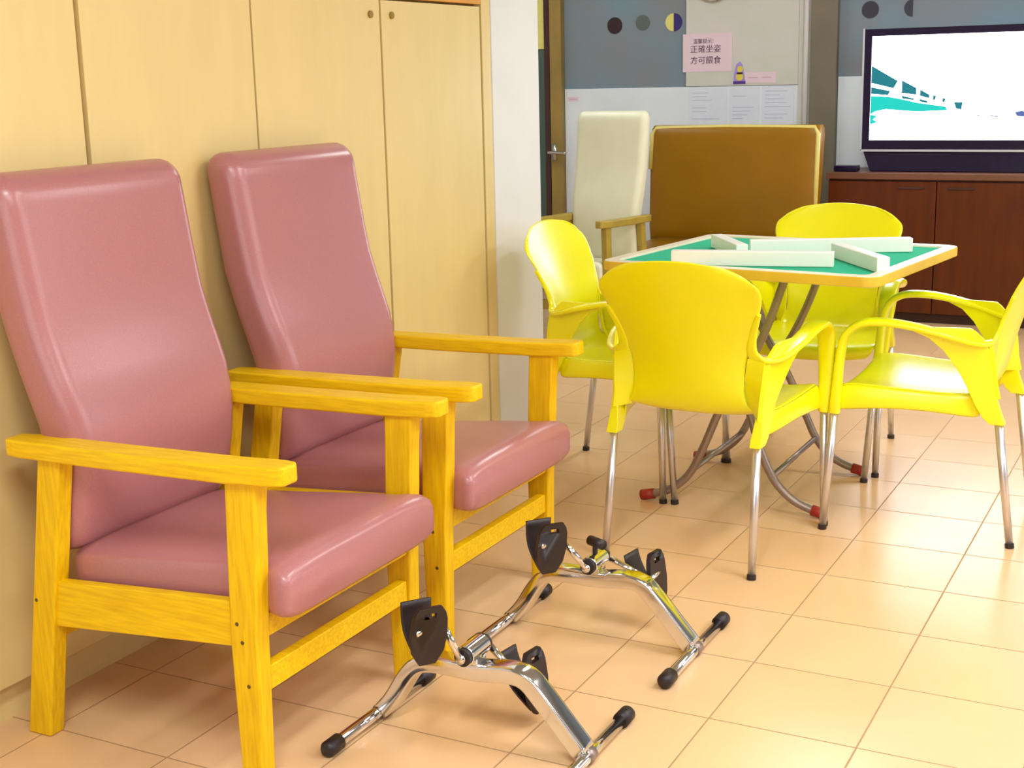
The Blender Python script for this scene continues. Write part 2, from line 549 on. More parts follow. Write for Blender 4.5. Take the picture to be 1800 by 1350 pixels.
# ------------------------------------------------------------------ wooden highback armchair
def armchair(name, leather, woods, xw):
    """local frame: faces +Y, lateral X, origin on the floor under its middle (world x -1.80 when turned)"""
    e = empty(name)
    w1, w2 = woods
    HW = 0.285
    LT = 0.040
    yo = 1.80      # local y = world x + yo

    def Y(x):
        return x + yo
    for s in (-1, 1):
        xo, xi = s * HW, s * (HW - LT)
        # rear leg
        bm = B()
        prism8(bm, [(xi, Y(-2.118), 0), (xo, Y(-2.118), 0), (xo, Y(-2.056), 0), (xi, Y(-2.056), 0)],
               [(xi, Y(-2.014), 0.600), (xo, Y(-2.014), 0.600), (xo, Y(-1.956), 0.602), (xi, Y(-1.956), 0.602)])
        lg = obj('rear_leg', bm, w2, e, bevel=0.005)
        obj('screw', tube(B(), [(xo + s * 0.0006, Y(-2.055), 0.30), (xo - s * 0.003, Y(-2.055), 0.30)], 0.004), 'screw', lg)
        # front leg
        bm = B()
        secs = []
        for z, a, b in ((0.0, -1.560, -1.512), (0.30, -1.567, -1.505), (0.45, -1.562, -1.496), (0.55, -1.558, -1.492), (0.611, -1.556, -1.486)):
            secs.append([(xi, Y(a), z), (xo, Y(a), z), (xo, Y(b), z), (xi, Y(b), z)])
        loft(bm, secs)
        lg = obj('front_leg', bm, w2, e, bevel=0.005)
        for (a, z) in ((-1.548, 0.335), (-1.538, 0.300), (-1.530, 0.215)):
            obj('screw', tube(B(), [(xo + s * 0.0006, Y(a), z), (xo - s * 0.003, Y(a), z)], 0.004), 'screw', lg)
        # arm
        pts = [(-2.088, 0.616, 0.052), (-2.05, 0.617, 0.066), (-1.80, 0.620, 0.070), (-1.55, 0.625, 0.070), (-1.450, 0.630, 0.066), (-1.425, 0.631, 0.052), (-1.417, 0.631, 0.030)]
        pts = [(-2.094, 0.616, 0.030)] + pts
        bm = B()
        secs = []
        for (a, z, wd) in pts:
            cx = s * (HW - 0.018)
            th = 0.0175
            z = z - 0.0015
            secs.append([(cx - wd / 2, Y(a), z - th), (cx + wd / 2, Y(a), z - th), (cx + wd / 2, Y(a), z + th), (cx - wd / 2, Y(a), z + th)])
        loft(bm, secs)
        obj('armrest', bm, w1, e, bevel=0.010, seg=4)
        # side rail
        bm = B()
        xa, xb = s * (HW - 0.008), s * (HW - 0.032)
        prism8(bm, [(xa, Y(-2.045), 0.245), (xb, Y(-2.045), 0.245), (xb, Y(-1.565), 0.285), (xa, Y(-1.565), 0.285)],
               [(xa, Y(-2.025), 0.343), (xb, Y(-2.025), 0.343), (xb, Y(-1.565), 0.374), (xa, Y(-1.565), 0.374)])
        obj('side_rail', bm, w1, e, bevel=0.003)
    bm = B()
    box(bm, -HW + LT, HW - LT, Y(-1.548), Y(-1.512), 0.300, 0.345)
    obj('front_rail', bm, w1, e, bevel=0.003)
    obj('front_stretcher', box(B(), -HW + LT, HW - LT, Y(-1.540), Y(-1.515), 0.192, 0.240), w1, e, bevel=0.003)
    obj('rear_stretcher', box(B(), -HW + LT, HW - LT, Y(-2.075), Y(-2.050), 0.20, 0.245), w1, e, bevel=0.003)
    # seat cushion: loft front to back
    bm = B()
    secs = []
    n = 40
    prof = [(-2.000, 0.315, 0.385, 0.222), (-1.990, 0.300, 0.400, 0.236), (-1.960, 0.300, 0.405, 0.242), (-1.80, 0.312, 0.418, 0.243),
            (-1.60, 0.330, 0.438, 0.243), (-1.510, 0.336, 0.445, 0.244), (-1.492, 0.337, 0.447, 0.254), (-1.472, 0.339, 0.446, 0.262), (-1.455, 0.343, 0.438, 0.262), (-1.446, 0.354, 0.425, 0.254)]
    for (a, z0, z1, hw) in prof:
        zc, hz = (z0 + z1) / 2, (z1 - z0) / 2
        secs.append([(x, Y(a), zc + z) for x, z in sup(n, hw, hz, 7)])
    loft(bm, secs)
    for v in bm.verts:      # slight crown
        if v.co.z > 0.38:
            v.co.z += 0.008 * (1 - (v.co.x / 0.27) ** 2)
    obj('seat', bm, leather, e, smooth=True)
    # backrest
    front = [(0.395, -1.980), (0.50, -1.946), (0.60, -1.934), (0.68, -1.946), (0.78, -1.985), (0.87, -2.014), (0.96, -2.030), (1.10, -2.052), (1.14, -2.062)]
    rear = [(0.395, -2.075), (0.60, -2.062), (0.66, -2.066), (0.85, -2.125), (1.10, -2.158), (1.14, -2.158)]
    wid = [(0.395, 0.232), (0.42, 0.242), (0.60, 0.243), (0.66, 0.250), (0.72, 0.256), (0.90, 0.260), (1.14, 0.262)]
    bm = B()
    secs = []
    zs = [0.395, 0.405, 0.43, 0.48, 0.54, 0.60, 0.65, 0.70, 0.75, 0.80, 0.86, 0.92, 0.98, 1.04, 1.08, 1.102, 1.115, 1.127, 1.136, 1.142]
    for z in zs:
        f, r, hw = interp(front, z), interp(rear, z), interp(wid, z)
        k = 1.0
        kw = 1.0
        if z > 1.103:
            q = (z - 1.103) / 0.039
            k = math.sqrt(max(0.03, 1 - q * q * 0.90))
            kw = 1 - (0.036 / hw) * (1 - math.sqrt(max(0.0, 1 - q * q * 0.98)))
        if z < 0.42:
            k = 0.75 if z < 0.40 else 0.92
        cc, hd = (f + r) / 2, (f - r) / 2
        rr = min(0.045, hd * k * 0.93)
        secs.append([(x, Y(cc) + y, z) for x, y in rrect(hw * kw, hd * k, rr, 8)])
    loft(bm, secs)
    obj('backrest', bm, leather, e, smooth=True)
    return e


a1 = armchair('wooden_armchair', 'leather', ('woodx', 'woodz'), -1.80)
a1.location = (-1.80, 2.129, 0)
a1.rotation_euler = (0, 0, -PI / 2)
tag(a1, 'rose vinyl highback armchair with oak frame, nearest the camera', 'armchair', 'rose vinyl armchairs against the cupboards')
a2 = copy_tree(a1)
a2.location = (-1.80, 2.812, 0)
tag(a2, 'rose vinyl highback armchair with oak frame, further one beside the white column', 'armchair', 'rose vinyl armchairs against the cupboards')
M_w = mat('dull_oak', (0.42, 0.30, 0.04), 0.45, noise=0.2, scale=15)
M['dulloak'] = M_w
a3 = armchair('wooden_armchair', 'beige', ('dulloak', 'dulloak'), 0)
a3.location = (-2.762, 6.14, 0)
a3.rotation_euler = (0, 0, math.radians(175))
a3.scale = (0.74, 0.76, 0.985)
tag(a3, 'beige highback armchair with dull oak arms by the back wall, left of the gold sofa', 'armchair')

# ------------------------------------------------------------------ yellow resin chair with aluminium legs
def resin_chair():
    e = empty('plastic_armchair')
    # continuous seat and back shell
    prof = [(0.222, 0.372, 0.205), (0.236, 0.392, 0.222), (0.234, 0.412, 0.232), (0.212, 0.424, 0.238), (0.15, 0.424, 0.240), (0.05, 0.418, 0.232), (-0.05, 0.413, 0.222),
            (-0.12, 0.411, 0.204), (-0.155, 0.418, 0.186), (-0.176, 0.440, 0.166), (-0.188, 0.48, 0.156), (-0.199, 0.53, 0.158),
            (-0.212, 0.58, 0.166), (-0.228, 0.63, 0.184), (-0.244, 0.68, 0.204), (-0.262, 0.73, 0.220), (-0.278, 0.770, 0.226), (-0.289, 0.800, 0.224), (-0.296, 0.822, 0.212), (-0.299, 0.833, 0.196), (-0.300, 0.836, 0.180)]
    nu = 24
    bm = B()
    rows = []
    for k, (y, z, hw) in enumerate(prof):
        row = []
        for i in range(nu + 1):
            u = -1 + 2 * i / nu
            x = u * hw
            back = max(0.0, min(1.0, (z - 0.43) / 0.12)) if y < -0.1 else 0.0
            yy = y + 0.034 * u * u * back
            zz = z
            if back <= 0:
                zz = z + 0.010 * abs(u) ** 3 - 0.006 * (1 - u * u)
            if z > 0.70:
                zz -= (0.030 * abs(u) ** 2.2 + 0.018 * abs(u) ** 8) * ((z - 0.70) / 0.136)
            row.append(bm.verts.new((x, yy, zz)))
        rows.append(row)
    for a, b in zip(rows[:-1], rows[1:]):
        for i in range(nu):
            bm.faces.new((a[i], a[i + 1], b[i + 1], b[i]))
    # side and rear skirts under the seat
    for s in (-1, 1):
        pr = []
        for (y, z, hw) in prof[2:9]:
            t = (y + 0.165) / 0.415
            zb = 0.352 + 0.022 * math.sin(PI * min(1, max(0, t)))
            pr.append(((s * hw, y, z + 0.010), (s * (hw + 0.006), y, (z + zb) / 2 + 0.006), (s * (hw + 0.008), y, zb)))
        rws = [[bm.verts.new(p) for p in q] for q in pr]
        for a, b in zip(rws[:-1], rws[1:]):
            for i in range(2):
                bm.faces.new((a[i], a[i + 1], b[i + 1], b[i]))
    o = obj('shell', bm, 'yellow', e, smooth=True, recalc=True)
    md = o.modifiers.new('sol', 'SOLIDIFY')
    md.thickness = 0.007
    md.offset = 0
    md = o.modifiers.new('sub', 'SUBSURF')
    md.levels = 1
    md.render_levels = 1
    for s in (-1, 1):
        # armrest loop from the back waist over the arm and down to the front socket
        pts = [(0.211, -0.224, 0.700), (0.187, -0.200, 0.640), (0.181, -0.184, 0.592), (0.200, -0.168, 0.570), (0.234, -0.130, 0.574), (0.254, -0.06, 0.594), (0.261, 0.03, 0.613),
               (0.262, 0.11, 0.620), (0.262, 0.170, 0.611), (0.261, 0.209, 0.574), (0.259, 0.224, 0.50), (0.256, 0.230, 0.42), (0.252, 0.236, 0.350)]
        wd = [0.012, 0.022, 0.030, 0.038, 0.044, 0.048, 0.052, 0.054, 0.054, 0.052, 0.046, 0.038, 0.032]
        th = [0.012, 0.012, 0.013, 0.015, 0.017, 0.019, 0.020, 0.021, 0.022, 0.022, 0.024, 0.028, 0.032]
        P = spline([(s * x, y, z) for x, y, z in pts], 5)
        Wd, Th = [], []
        for i in range(len(P)):
            q = i / 5
            a = min(int(q), len(wd) - 2)
            Wd.append(lerp(wd[a], wd[a + 1], q - a))
            Th.append(lerp(th[a], th[a + 1], q - a))
        bm = B()
        ribbon(bm, P, Wd, Th, (1, 0, 0))
        # wide brace from the arm down to the rear socket
        brace = [(0.612, -0.120, 0.070, 0.232, 0.266), (0.602, -0.135, 0.028, 0.226, 0.262), (0.582, -0.155, -0.018, 0.219, 0.254), (0.548, -0.172, -0.055, 0.214, 0.242), (0.50, -0.180, -0.090, 0.210, 0.230), (0.45, -0.188, -0.115, 0.207, 0.218),
                 (0.40, -0.200, -0.138, 0.205, 0.210), (0.365, -0.212, -0.160, 0.204, 0.206), (0.346, -0.220, -0.180, 0.204, 0.204)]
        secs = []
        for (z, ya, yb, xa, xb) in brace:
            tt = 0.006 if z > 0.58 else (0.007 if z > 0.42 else (0.012 if z > 0.37 else 0.0155))
            secs.append([(s * (xa - tt), ya, z), (s * (xa + tt), ya, z), (s * (xb + tt), yb, z), (s * (xb - tt), yb, z)])
        loft(bm, secs)
        # web that joins the brace to the back
        secs = []
        for (z, xa, ya, xb, yb) in ((0.575, 0.168, -0.180, 0.214, -0.170), (0.52, 0.158, -0.168, 0.211, -0.182), (0.46, 0.158, -0.154, 0.206, -0.190), (0.415, 0.176, -0.140, 0.205, -0.200)):
            secs.append([(s * xa, ya - 0.006, z), (s * xb, yb - 0.006, z), (s * xb, yb + 0.006, z), (s * xa, ya + 0.006, z)])
        loft(bm, secs)
        obj('armrest', bm, 'yellow', e, smooth=True, bevel=0.003)
        # legs
        for nm, top, bot in (('front_leg', (0.252, 0.236, 0.356), (0.253, 0.262, 0.0)), ('rear_leg', (0.204, -0.202, 0.354), (0.211, -0.250, 0.0))):
            a = Vector((s * top[0], top[1], top[2]))
            b = Vector((s * bot[0], bot[1], bot[2]))
            lg = obj(nm, tube(B(), [a, a + (b - a) * 0.97], [0.0120, 0.0105]), 'alu', e, smooth=True)
            obj('foot_cap', tube(B(), [a + (b - a) * 0.965, b], [0.0125, 0.0125]), 'black', lg, smooth=False)
    return e


chair0 = resin_chair()
CH = 'yellow resin armchairs around the mahjong table'
spots = [
    ((-1.236, 3.545), -1.5, 'yellow resin armchair with its back to the camera, nearest the pedal exercisers'),
    ((-1.708, 4.072), -90, 'yellow resin armchair left of the green table, its backrest lit pale'),
    ((-0.710, 4.020), 90, 'yellow resin armchair right of the green table, cut off by the picture edge'),
    ((-1.214, 4.597), 182, 'yellow resin armchair behind the green table, beyond the ivory bars'),
]
for i, ((x, y), a, lab) in enumerate(spots):
    c = chair0 if i == 0 else copy_tree(chair0)
    c.location = (x, y, 0)
    c.rotation_euler = (0, 0, math.radians(a))
    tag(c, lab, 'chair', CH)

# ------------------------------------------------------------------ folding mahjong table
TC = Vector((-1.197, 4.085, 0))
TR = math.radians(-6.5)
HX, HY = 0.428, 0.385
tb = empty('folding_table', TC, TR)
tag(tb, 'square folding table with green felt top and wooden rim among the yellow chairs', 'table')
ZT = 0.757


bm = B()
out, inn = rrect(HX, HY, 0.045), rrect(HX - 0.042, HY - 0.042, 0.02)
n = len(out)
rings = [[bm.verts.new((x, y, z)) for x, y in ring] for ring, z in ((out, ZT - 0.030), (out, ZT), (inn, ZT), (inn, ZT - 0.030))]
for a, b in ((0, 1), (1, 2), (2, 3), (3, 0)):
    for i in range(n):
        j = (i + 1) % n
        f = bm.faces.new((rings[a][i], rings[a][j], rings[b][j], rings[b][i]))
        f.material_index = 1 if a == 0 else 0
obj('rim', bm, None, tb, bevel=0.004, mats=['tablerim', 'tableedge'], angle=60)
bm = B()
ii = rrect(HX - 0.0425, HY - 0.0425, 0.02)
extrude_poly(bm, ii, lambda u, v: (u, v, ZT - 0.028), lambda u, v: (u, v, ZT - 0.006))
obj('felt_top', bm, 'felt', tb)
TM = tb.matrix_basis.inverted() if False else (Matrix.Translation(TC) @ Matrix.Rotation(TR, 4, 'Z')).inverted()


def tl(p):
    return TM @ Vector(p)


CX = -1.272
for yy in (3.862, 4.300):
    yt = lerp(TC.y, yy, 0.80)
    for s in (-1, 1):
        dy = 0.014 * s
        yf = yy + (0.03 if yy > 4.1 else -0.02)
        pth = [(CX + s * 0.262, yf + dy, 0.018), (CX + s * 0.19, yf + dy, 0.045), (CX + s * 0.130, yf + dy, 0.10), (CX + s * 0.085, yf + dy, 0.19), (CX + s * 0.03, yy + dy, 0.33),
               (CX - s * 0.05, yy + dy, 0.46), (CX - s * 0.105, yy + dy, 0.58), (CX - s * 0.155, yy + dy, ZT - 0.032)]
        lg = obj('leg', tube(B(), spline([tl(p) for p in pth], 5), 0.0125), 'tube', tb, smooth=True)
        a, b = Vector((CX + s * 0.288, yf + dy, 0.0135)), Vector((CX + s * 0.245, yf + dy, 0.023))
        obj('foot_cap', tube(B(), [tl(a), tl(b)], 0.0165), 'red', lg, smooth=True)
for s in (-1, 1):
    p1 = (CX + s * 0.122, 3.842 + 0.014 * s, 0.112)
    p2 = (CX + s * 0.122, 4.330 + 0.014 * s, 0.112)
    obj('crossbar', tube(B(), [tl(p1), tl(p2)], 0.009), 'tube', tb, smooth=True)
    p1 = (CX + s * 0.155, 3.80, ZT - 0.034)
    p2 = (CX + s * 0.155, 4.36, ZT - 0.034)
    bm = B()
    tube(bm, [tl(p1), tl(p2)], 0.011)
    obj('top_bar', bm, 'tube', tb, smooth=True)

# mahjong tile walls on the felt, each modelled as one solid ivory bar
stacks = [((-1.440, 3.772), (-0.985, 3.868), 'near ivory plastic tile rack on green felt, closest to the camera'),
         ((-0.828, 3.790), (-1.030, 4.075), 'right ivory plastic tile rack on green felt, its end overlapping the rim'),
         ((-1.300, 4.075), (-0.850, 4.270), 'far ivory plastic tile rack on green felt, before the far chair'),
         ((-1.450, 4.200), (-1.285, 3.955), 'left ivory plastic tile rack on green felt, pointing to the sofa')]
for (p, q, lab) in stacks:
    p, q = Vector((*p, 0)), Vector((*q, 0))
    c = (p + q) / 2
    L = (q - p).length
    bm = B()
    pr = [(-0.019, 0), (0.019, 0), (0.019, 0.043), (-0.019, 0.043)]
    extrude_poly(bm, pr, lambda u, v: (-L / 2, u, v), lambda u, v: (L / 2, u, v))
    o = obj('tile_stack', bm, 'stack', None, bevel=0.003, loc=(c.x, c.y, ZT - 0.006 + 0.0005), rotz=math.atan2(q.y - p.y, q.x - p.x))
    tag(o, lab, 'tile rack', 'ivory tile racks on the table')

# ------------------------------------------------------------------ pedal exercisers
def exerciser(near, far):
    e = empty('pedal_exerciser')
    for s in (-1, 1):
        bar = obj('foot_bar', tube(B(), [(s * 0.237, -0.165, 0.0165), (s * 0.237, 0.165, 0.0165)], 0.0125), 'chrome', e, smooth=True)
        for t in (-1, 1):
            bm = B()
            tube(bm, [(s * 0.237, t * 0.158, 0.0172), (s * 0.237, t * 0.196, 0.0172), (s * 0.237, t * 0.203, 0.0172)], [0.017, 0.017, 0.012], n=20)
            obj('end_cap', bm, 'black', bar, smooth=True)
        bm = B()
        tube(bm, [(s * 0.237, -0.012, 0.0168), (s * 0.237, 0.012, 0.0168)], 0.0155)
        obj('clamp', bm, 'tube', bar, smooth=True)
    # arched box beam
    pth = spline([(-0.228, 0, 0.022), (-0.20, 0, 0.055), (-0.165, 0, 0.110), (-0.135, 0, 0.140), (-0.09, 0, 0.150), (0.0, 0, 0.150), (0.07, 0, 0.158), (0.108, 0, 0.152), (0.14, 0, 0.122), (0.19, 0, 0.065), (0.228, 0, 0.022)], 4)
    bm = B()
    ribbon(bm, pth, 0.047, 0.035, (0, 1, 0), n=20, e=9)
    obj('arch_beam', bm, 'chrome', e, smooth=True)
    # hub and axle
    hx, hz = -0.012, 0.190
    bm = B()
    tube(bm, [(hx, -0.036, hz), (hx, 0.036, hz)], 0.021, n=24)
    box(bm, hx - 0.018, hx + 0.018, -0.02, 0.02, 0.160, 0.185)
    hub = obj('hub', bm, 'chrome', e, smooth=False, bevel=0.002)
    for t in (-1, 1):
        obj('bearing_ring', tube(B(), [(hx, t * 0.037, hz), (hx, t * 0.046, hz)], 0.018, n=20), 'black', hub)
    # cranks and pedals
    for t, (dx, dz) in ((-1, near), (1, far)):
        y0 = t * 0.050
        a = Vector((hx, y0, hz))
        b = Vector((hx + dx, t * 0.060, hz + dz))
        bm2 = B()
        tube(bm2, [(hx, t * 0.044, hz), (hx, t * 0.056, hz)], 0.010)
        tube(bm2, [a, b], 0.0075)
        tube(bm2, [b, b + Vector((0, t * 0.085, 0))], 0.006)
        ck = obj('crank', bm2, 'chrome', e, smooth=True)
        # pedal: tread plate with a slot, and a strap that closes to a V
        pc = b + Vector((0, t * 0.050, 0))
        bm3 = B()
        outl = []
        for u, v in ((-0.022, 0.062), (0.022, 0.062), (0.034, 0.045), (0.036, 0.0), (0.030, -0.035), (0.016, -0.056), (-0.016, -0.056), (-0.030, -0.035), (-0.036, 0.0), (-0.034, 0.045)):
            outl.append((u, v))
        hole = [(-0.011, 0.050), (0.011, 0.050), (0.011, 0.040), (-0.011, 0.040)]
        # tread in the plane lateral(y) x up(z), slightly leaning
        th = 0.012
        lean = 0.25 if t < 0 else -0.12

        def turn(x, y, z):
            a_ = math.radians(-38 if t < 0 else -8)
            return (pc.x + x * math.cos(a_) - y * math.sin(a_), pc.y + x * math.sin(a_) + y * math.cos(a_), pc.z + z)

        def pm(u, v, k):
            return turn(1.1 * v * math.sin(lean) + k + (0.010 if t < 0 else 0.0), 1.05 * u, 1.1 * v * math.cos(lean) - 0.015)
        # ring with hole: split outline in four quads around the slot plus lower body
        polys = [[(-0.022, 0.062), (0.022, 0.062), hole[1], hole[0]],
                 [(0.022, 0.062), (0.030, 0.050), (0.034, 0.036), hole[2], hole[1]],
                 [(-0.022, 0.062), hole[0], hole[3], (-0.034, 0.036), (-0.030, 0.050)],
                 [(-0.034, 0.036), hole[3], hole[2], (0.034, 0.036), (0.036, 0.0), (0.031, -0.032), (0.016, -0.058), (-0.016, -0.058), (-0.031, -0.032), (-0.036, 0.0)]]
        for pl in polys:
            extrude_poly(bm3, pl, lambda u, v: pm(u, v, -th / 2), lambda u, v: pm(u, v, th / 2))
        bmesh.ops.remove_doubles(bm3, verts=bm3.verts[:], dist=1e-5)
        pd = obj('pedal', bm3, 'black', e, bevel=0.0015)
        # strap
        sp = []
        sg = -1
        for q in range(9):
            a_ = q / 8
            v = -0.055 + 0.105 * a_
            off = 0.010 + 0.056 * math.sin(a_ * PI / 2 * 0.95)
            sp.append(turn(1.1 * v * math.sin(lean) + sg * off, 0, 1.1 * v * math.cos(lean) - 0.015))
        bm4 = B()
        wds = [0.030 + 0.034 * math.sin(min(1, q / 5) * PI / 2) for q in range(9)]
        ribbon(bm4, sp, wds, 0.006, (0.616, 0.788, 0) if t < 0 else (0.139, 0.99, 0), n=12, e=5)
        obj('strap', bm4, 'black', pd, smooth=True)
    return e


p1 = exerciser((-0.040, 0.082), (0.082, -0.084))
p1.location = (-1.250, 2.212, 0)
tag(p1, 'chrome pedal exerciser with black pedals before the nearer rose armchair', 'exerciser', 'chrome pedal exercisers in front of the armchairs')
p2 = exerciser((-0.066, 0.074), (0.112, -0.050))
bm = B()
tube(bm, [(-0.012, 0.0, 0.205), (-0.012, 0.0, 0.232)], 0.006)
tube(bm, [(-0.03, 0.012, 0.236), (0.012, -0.008, 0.236)], 0.012)
obj('tension_knob', bm, 'black', p2, smooth=True)
p2.location = (-1.236, 2.775, 0)
tag(p2, 'chrome pedal exerciser with black pedals between the further armchair and the yellow chairs', 'exerciser', 'chrome pedal exercisers in front of the armchairs')

# ------------------------------------------------------------------ gold highback sofa
sf = empty('sofa', (-2.322, 6.93, 0), math.radians(0))
tag(sf, 'highback olive gold vinyl sofa with pale piping behind the mahjong table', 'sofa')
bm = B()
secs = []
for (z, yf, yr, hw) in ((0.30, -0.02, 0.10, 0.440), (0.50, -0.03, 0.11, 0.452), (0.80, 0.0, 0.14, 0.458), (0.97, 0.02, 0.16, 0.460), (1.01, 0.03, 0.155, 0.458), (1.028, 0.05, 0.14, 0.452)):
    secs.append([(x, (yf + yr) / 2 + y, z) for x, y in sup(40, hw, (yr - yf) / 2, 8)])
loft(bm, secs)
bk = obj('backrest', bm, 'gold', sf, smooth=True)
bm = B()
tube(bm, [(0.447, 0.0, 0.42), (0.452, 0.015, 0.80), (0.450, 0.035, 0.985), (0.43, 0.048, 1.016), (0.0, 0.052, 1.022), (-0.43, 0.048, 1.016), (-0.450, 0.035, 0.985), (-0.452, 0.015, 0.80)], 0.012)
obj('piping', bm, 'goldtrim', bk, smooth=True)
bm = B()
loft(bm, [[(x, y, 0.37 + z) for x, z in sup(32, 0.44, 0.075, 7)] for y in (-0.52, -0.50, -0.3, -0.02)])
obj('seat', bm, 'gold', sf, smooth=True)
for s in (-1, 1):
    for yy in (-0.47, 0.06):
        obj('leg', box(B(), s * 0.42 - 0.022, s * 0.42 + 0.022, yy - 0.022, yy + 0.022, 0, 0.30), 'dulloak', sf, bevel=0.003)
obj('base_rail', box(B(), -0.43, 0.43, -0.49, -0.46, 0.22, 0.30), 'dulloak', sf, bevel=0.003)

# ------------------------------------------------------------------ TV cabinet
cb = empty('tv_cabinet', (-1.0, 7.2, 0))
tag(cb, 'low reddish brown cabinet with recessed pulls standing under the television', 'cabinet')
X0, X1 = -0.885, 1.20
obj('top_panel', box(B(), X0, X1, -0.012, 0.400, 0.742, 0.775), 'browntop', cb, bevel=0.003)
obj('carcass', box(B(), X0 + 0.01, X1 - 0.01, 0.020, 0.400, 0.05, 0.741), 'brown', cb)
obj('plinth', box(B(), X0 + 0.02, X1 - 0.02, 0.04, 0.38, 0.0, 0.049), 'darkbrown', cb)
w_d = 0.520
k = 0
xs = -0.877
edges = [-0.877, -0.321, 0.198, 0.717, 1.19]
for a, b in zip(edges[:-1], edges[1:]):
    dd = obj('door', box(B(), a + 0.0025, b - 0.0025, 0.0, 0.019, 0.055, 0.732), 'brown', cb, bevel=0.002)
    if k % 2 == 0:
        h0, h1 = b - 0.19, b - 0.06
    else:
        h0, h1 = a + 0.055, a + 0.185
    obj('pull', box(B(), h0, h1, -0.006, 0.002, 0.694, 0.704), 'darkbrown', dd, bevel=0.002)
    k += 1

# ------------------------------------------------------------------ television
tv = empty('television', (-1.20, 7.33, 0.776))
tag(tv, 'flat screen television showing a bright white and teal picture on the brown cabinet', 'television')
TX0, TX1, TZ0, TZ1 = -0.530, 0.530, 0.114, 0.722
FR = -0.03
bm = B()
# bezel ring
o4 = [(TX0, TZ0), (TX1, TZ0), (TX1, TZ1), (TX0, TZ1)]
sx0, sx1, sz0, sz1 = TX0 + 0.036, TX1 - 0.036, TZ0 + 0.046, TZ1 - 0.036
box(bm, TX0, sx0, FR, 0.03, TZ0, TZ1)
box(bm, sx1, TX1, FR, 0.03, TZ0, TZ1)
box(bm, sx0, sx1, FR, 0.03, TZ0, sz0)
box(bm, sx0, sx1, FR, 0.03, sz1, TZ1)
obj('bezel', bm, 'tvblack', tv)
obj('rear_housing', box(B(), TX0 + 0.05, TX1 - 0.05, 0.031, 0.085, TZ0 + 0.04, TZ1 - 0.05), 'tvblack', tv, bevel=0.01)
bm = B()
box(bm, TX0 - 0.010, TX0 - 0.001, FR - 0.004, 0.03, TZ0 - 0.006, TZ1 + 0.004)
box(bm, TX1 + 0.001, TX1 + 0.010, FR - 0.004, 0.03, TZ0 - 0.006, TZ1 + 0.004)
box(bm, TX0 - 0.010, TX1 + 0.010, FR - 0.004, 0.03, TZ0 - 0.012, TZ0 - 0.001)
obj('silver_trim', bm, 'silver', tv)
scr = obj('screen', box(B(), sx0, sx1, FR + 0.006, 0.028, sz0, sz1), 'screenwhite', tv)
# picture on the screen (screen fractions, x right, y up)
SW, SH = sx1 - sx0, sz1 - sz0


def pic(name, polys, m):
    bm = B()
    for pl in polys:
        extrude_poly(bm, pl, lambda u, v: (sx0 + u * SH, FR + 0.0055, sz0 + v * SH), lambda u, v: (sx0 + u * SH, FR + 0.0042, sz0 + v * SH))
    return obj(name, bm, m, scr)


pic('picture_roof', [[(0.002, 0.72), (0.26, 0.57), (0.22, 0.50), (0.002, 0.555)], [(0.002, 0.515), (0.19, 0.475), (0.17, 0.435), (0.002, 0.45)],
                     [(0.30, 0.575), (0.44, 0.50), (0.44, 0.435), (0.30, 0.455)], [(0.30, 0.43), (0.42, 0.40), (0.42, 0.385), (0.31, 0.40)], [(0.475, 0.485), (0.565, 0.435), (0.565, 0.40), (0.475, 0.425)],
                     [(0.475, 0.395), (0.55, 0.375), (0.55, 0.355), (0.475, 0.37)], [(0.60, 0.43), (0.63, 0.42), (0.62, 0.38), (0.60, 0.385)],
                     [(0.69, 0.40), (0.72, 0.395), (0.71, 0.36), (0.69, 0.365)], [(0.80, 0.36), (0.88, 0.36), (0.87, 0.29), (0.82, 0.30)]], 'teal')
pic('picture_water', [[(0.002, 0.43), (0.17, 0.42), (0.28, 0.40), (0.45, 0.36), (0.58, 0.34), (0.72, 0.32), (0.74, 0.285), (0.45, 0.275), (0.15, 0.30), (0.05, 0.28), (0.002, 0.25)],
                      [(0.002, 0.25), (0.07, 0.235), (0.03, 0.20), (0.08, 0.175), (0.002, 0.155)]], 'aqua')
pic('picture_boat', [[(1.36, 0.26), (1.42, 0.275), (1.50, 0.25), (1.47, 0.215), (1.38, 0.225)], [(1.14, 0.235), (1.22, 0.225), (1.22, 0.215), (1.14, 0.225)], [(1.02, 0.24), (1.04, 0.24), (1.04, 0.23), (1.02, 0.23)]], 'litblue')
bm = B()
prism8(bm, [(TX0 + 0.045, -0.03, 0.0), (TX1 - 0.045, -0.03, 0.0), (TX1 - 0.045, 0.10, 0.0), (TX0 + 0.045, 0.10, 0.0)],
       [(TX0 + 0.005, -0.02, 0.101), (TX1 - 0.005, -0.02, 0.101), (TX1 - 0.005, 0.03, 0.101), (TX0 + 0.005, 0.03, 0.101)])
obj('stand', bm, 'tvblack', tv, bevel=0.004)

tag(obj('small_box', box(B(), -1.862, -1.742, 7.25, 7.33, 0.7765, 0.806), 'tvblack', bevel=0.004),
    'small flat black box on the brown cabinet beside the television foot', 'box')
# ------------------------------------------------------------------ wall things
WY = YB


def disc(x, z, r, m, y=None, half=None, yy=0.004):
    y = WY if y is None else y
    bm = B()
    pts = []
    a0, a1 = (0, 360) if half is None else ((-90, 90) if half > 0 else (90, 270))
    n = 32
    for k in range(n if half is None else n + 1):
        a = math.radians(lerp(a0, a1, k / n))
        pts.append((x + r * math.cos(a), z + r * math.sin(a)))
    extrude_poly(bm, pts, lambda u, v: (u, y - yy, v), lambda u, v: (u, y - 0.0003, v))
    return bm


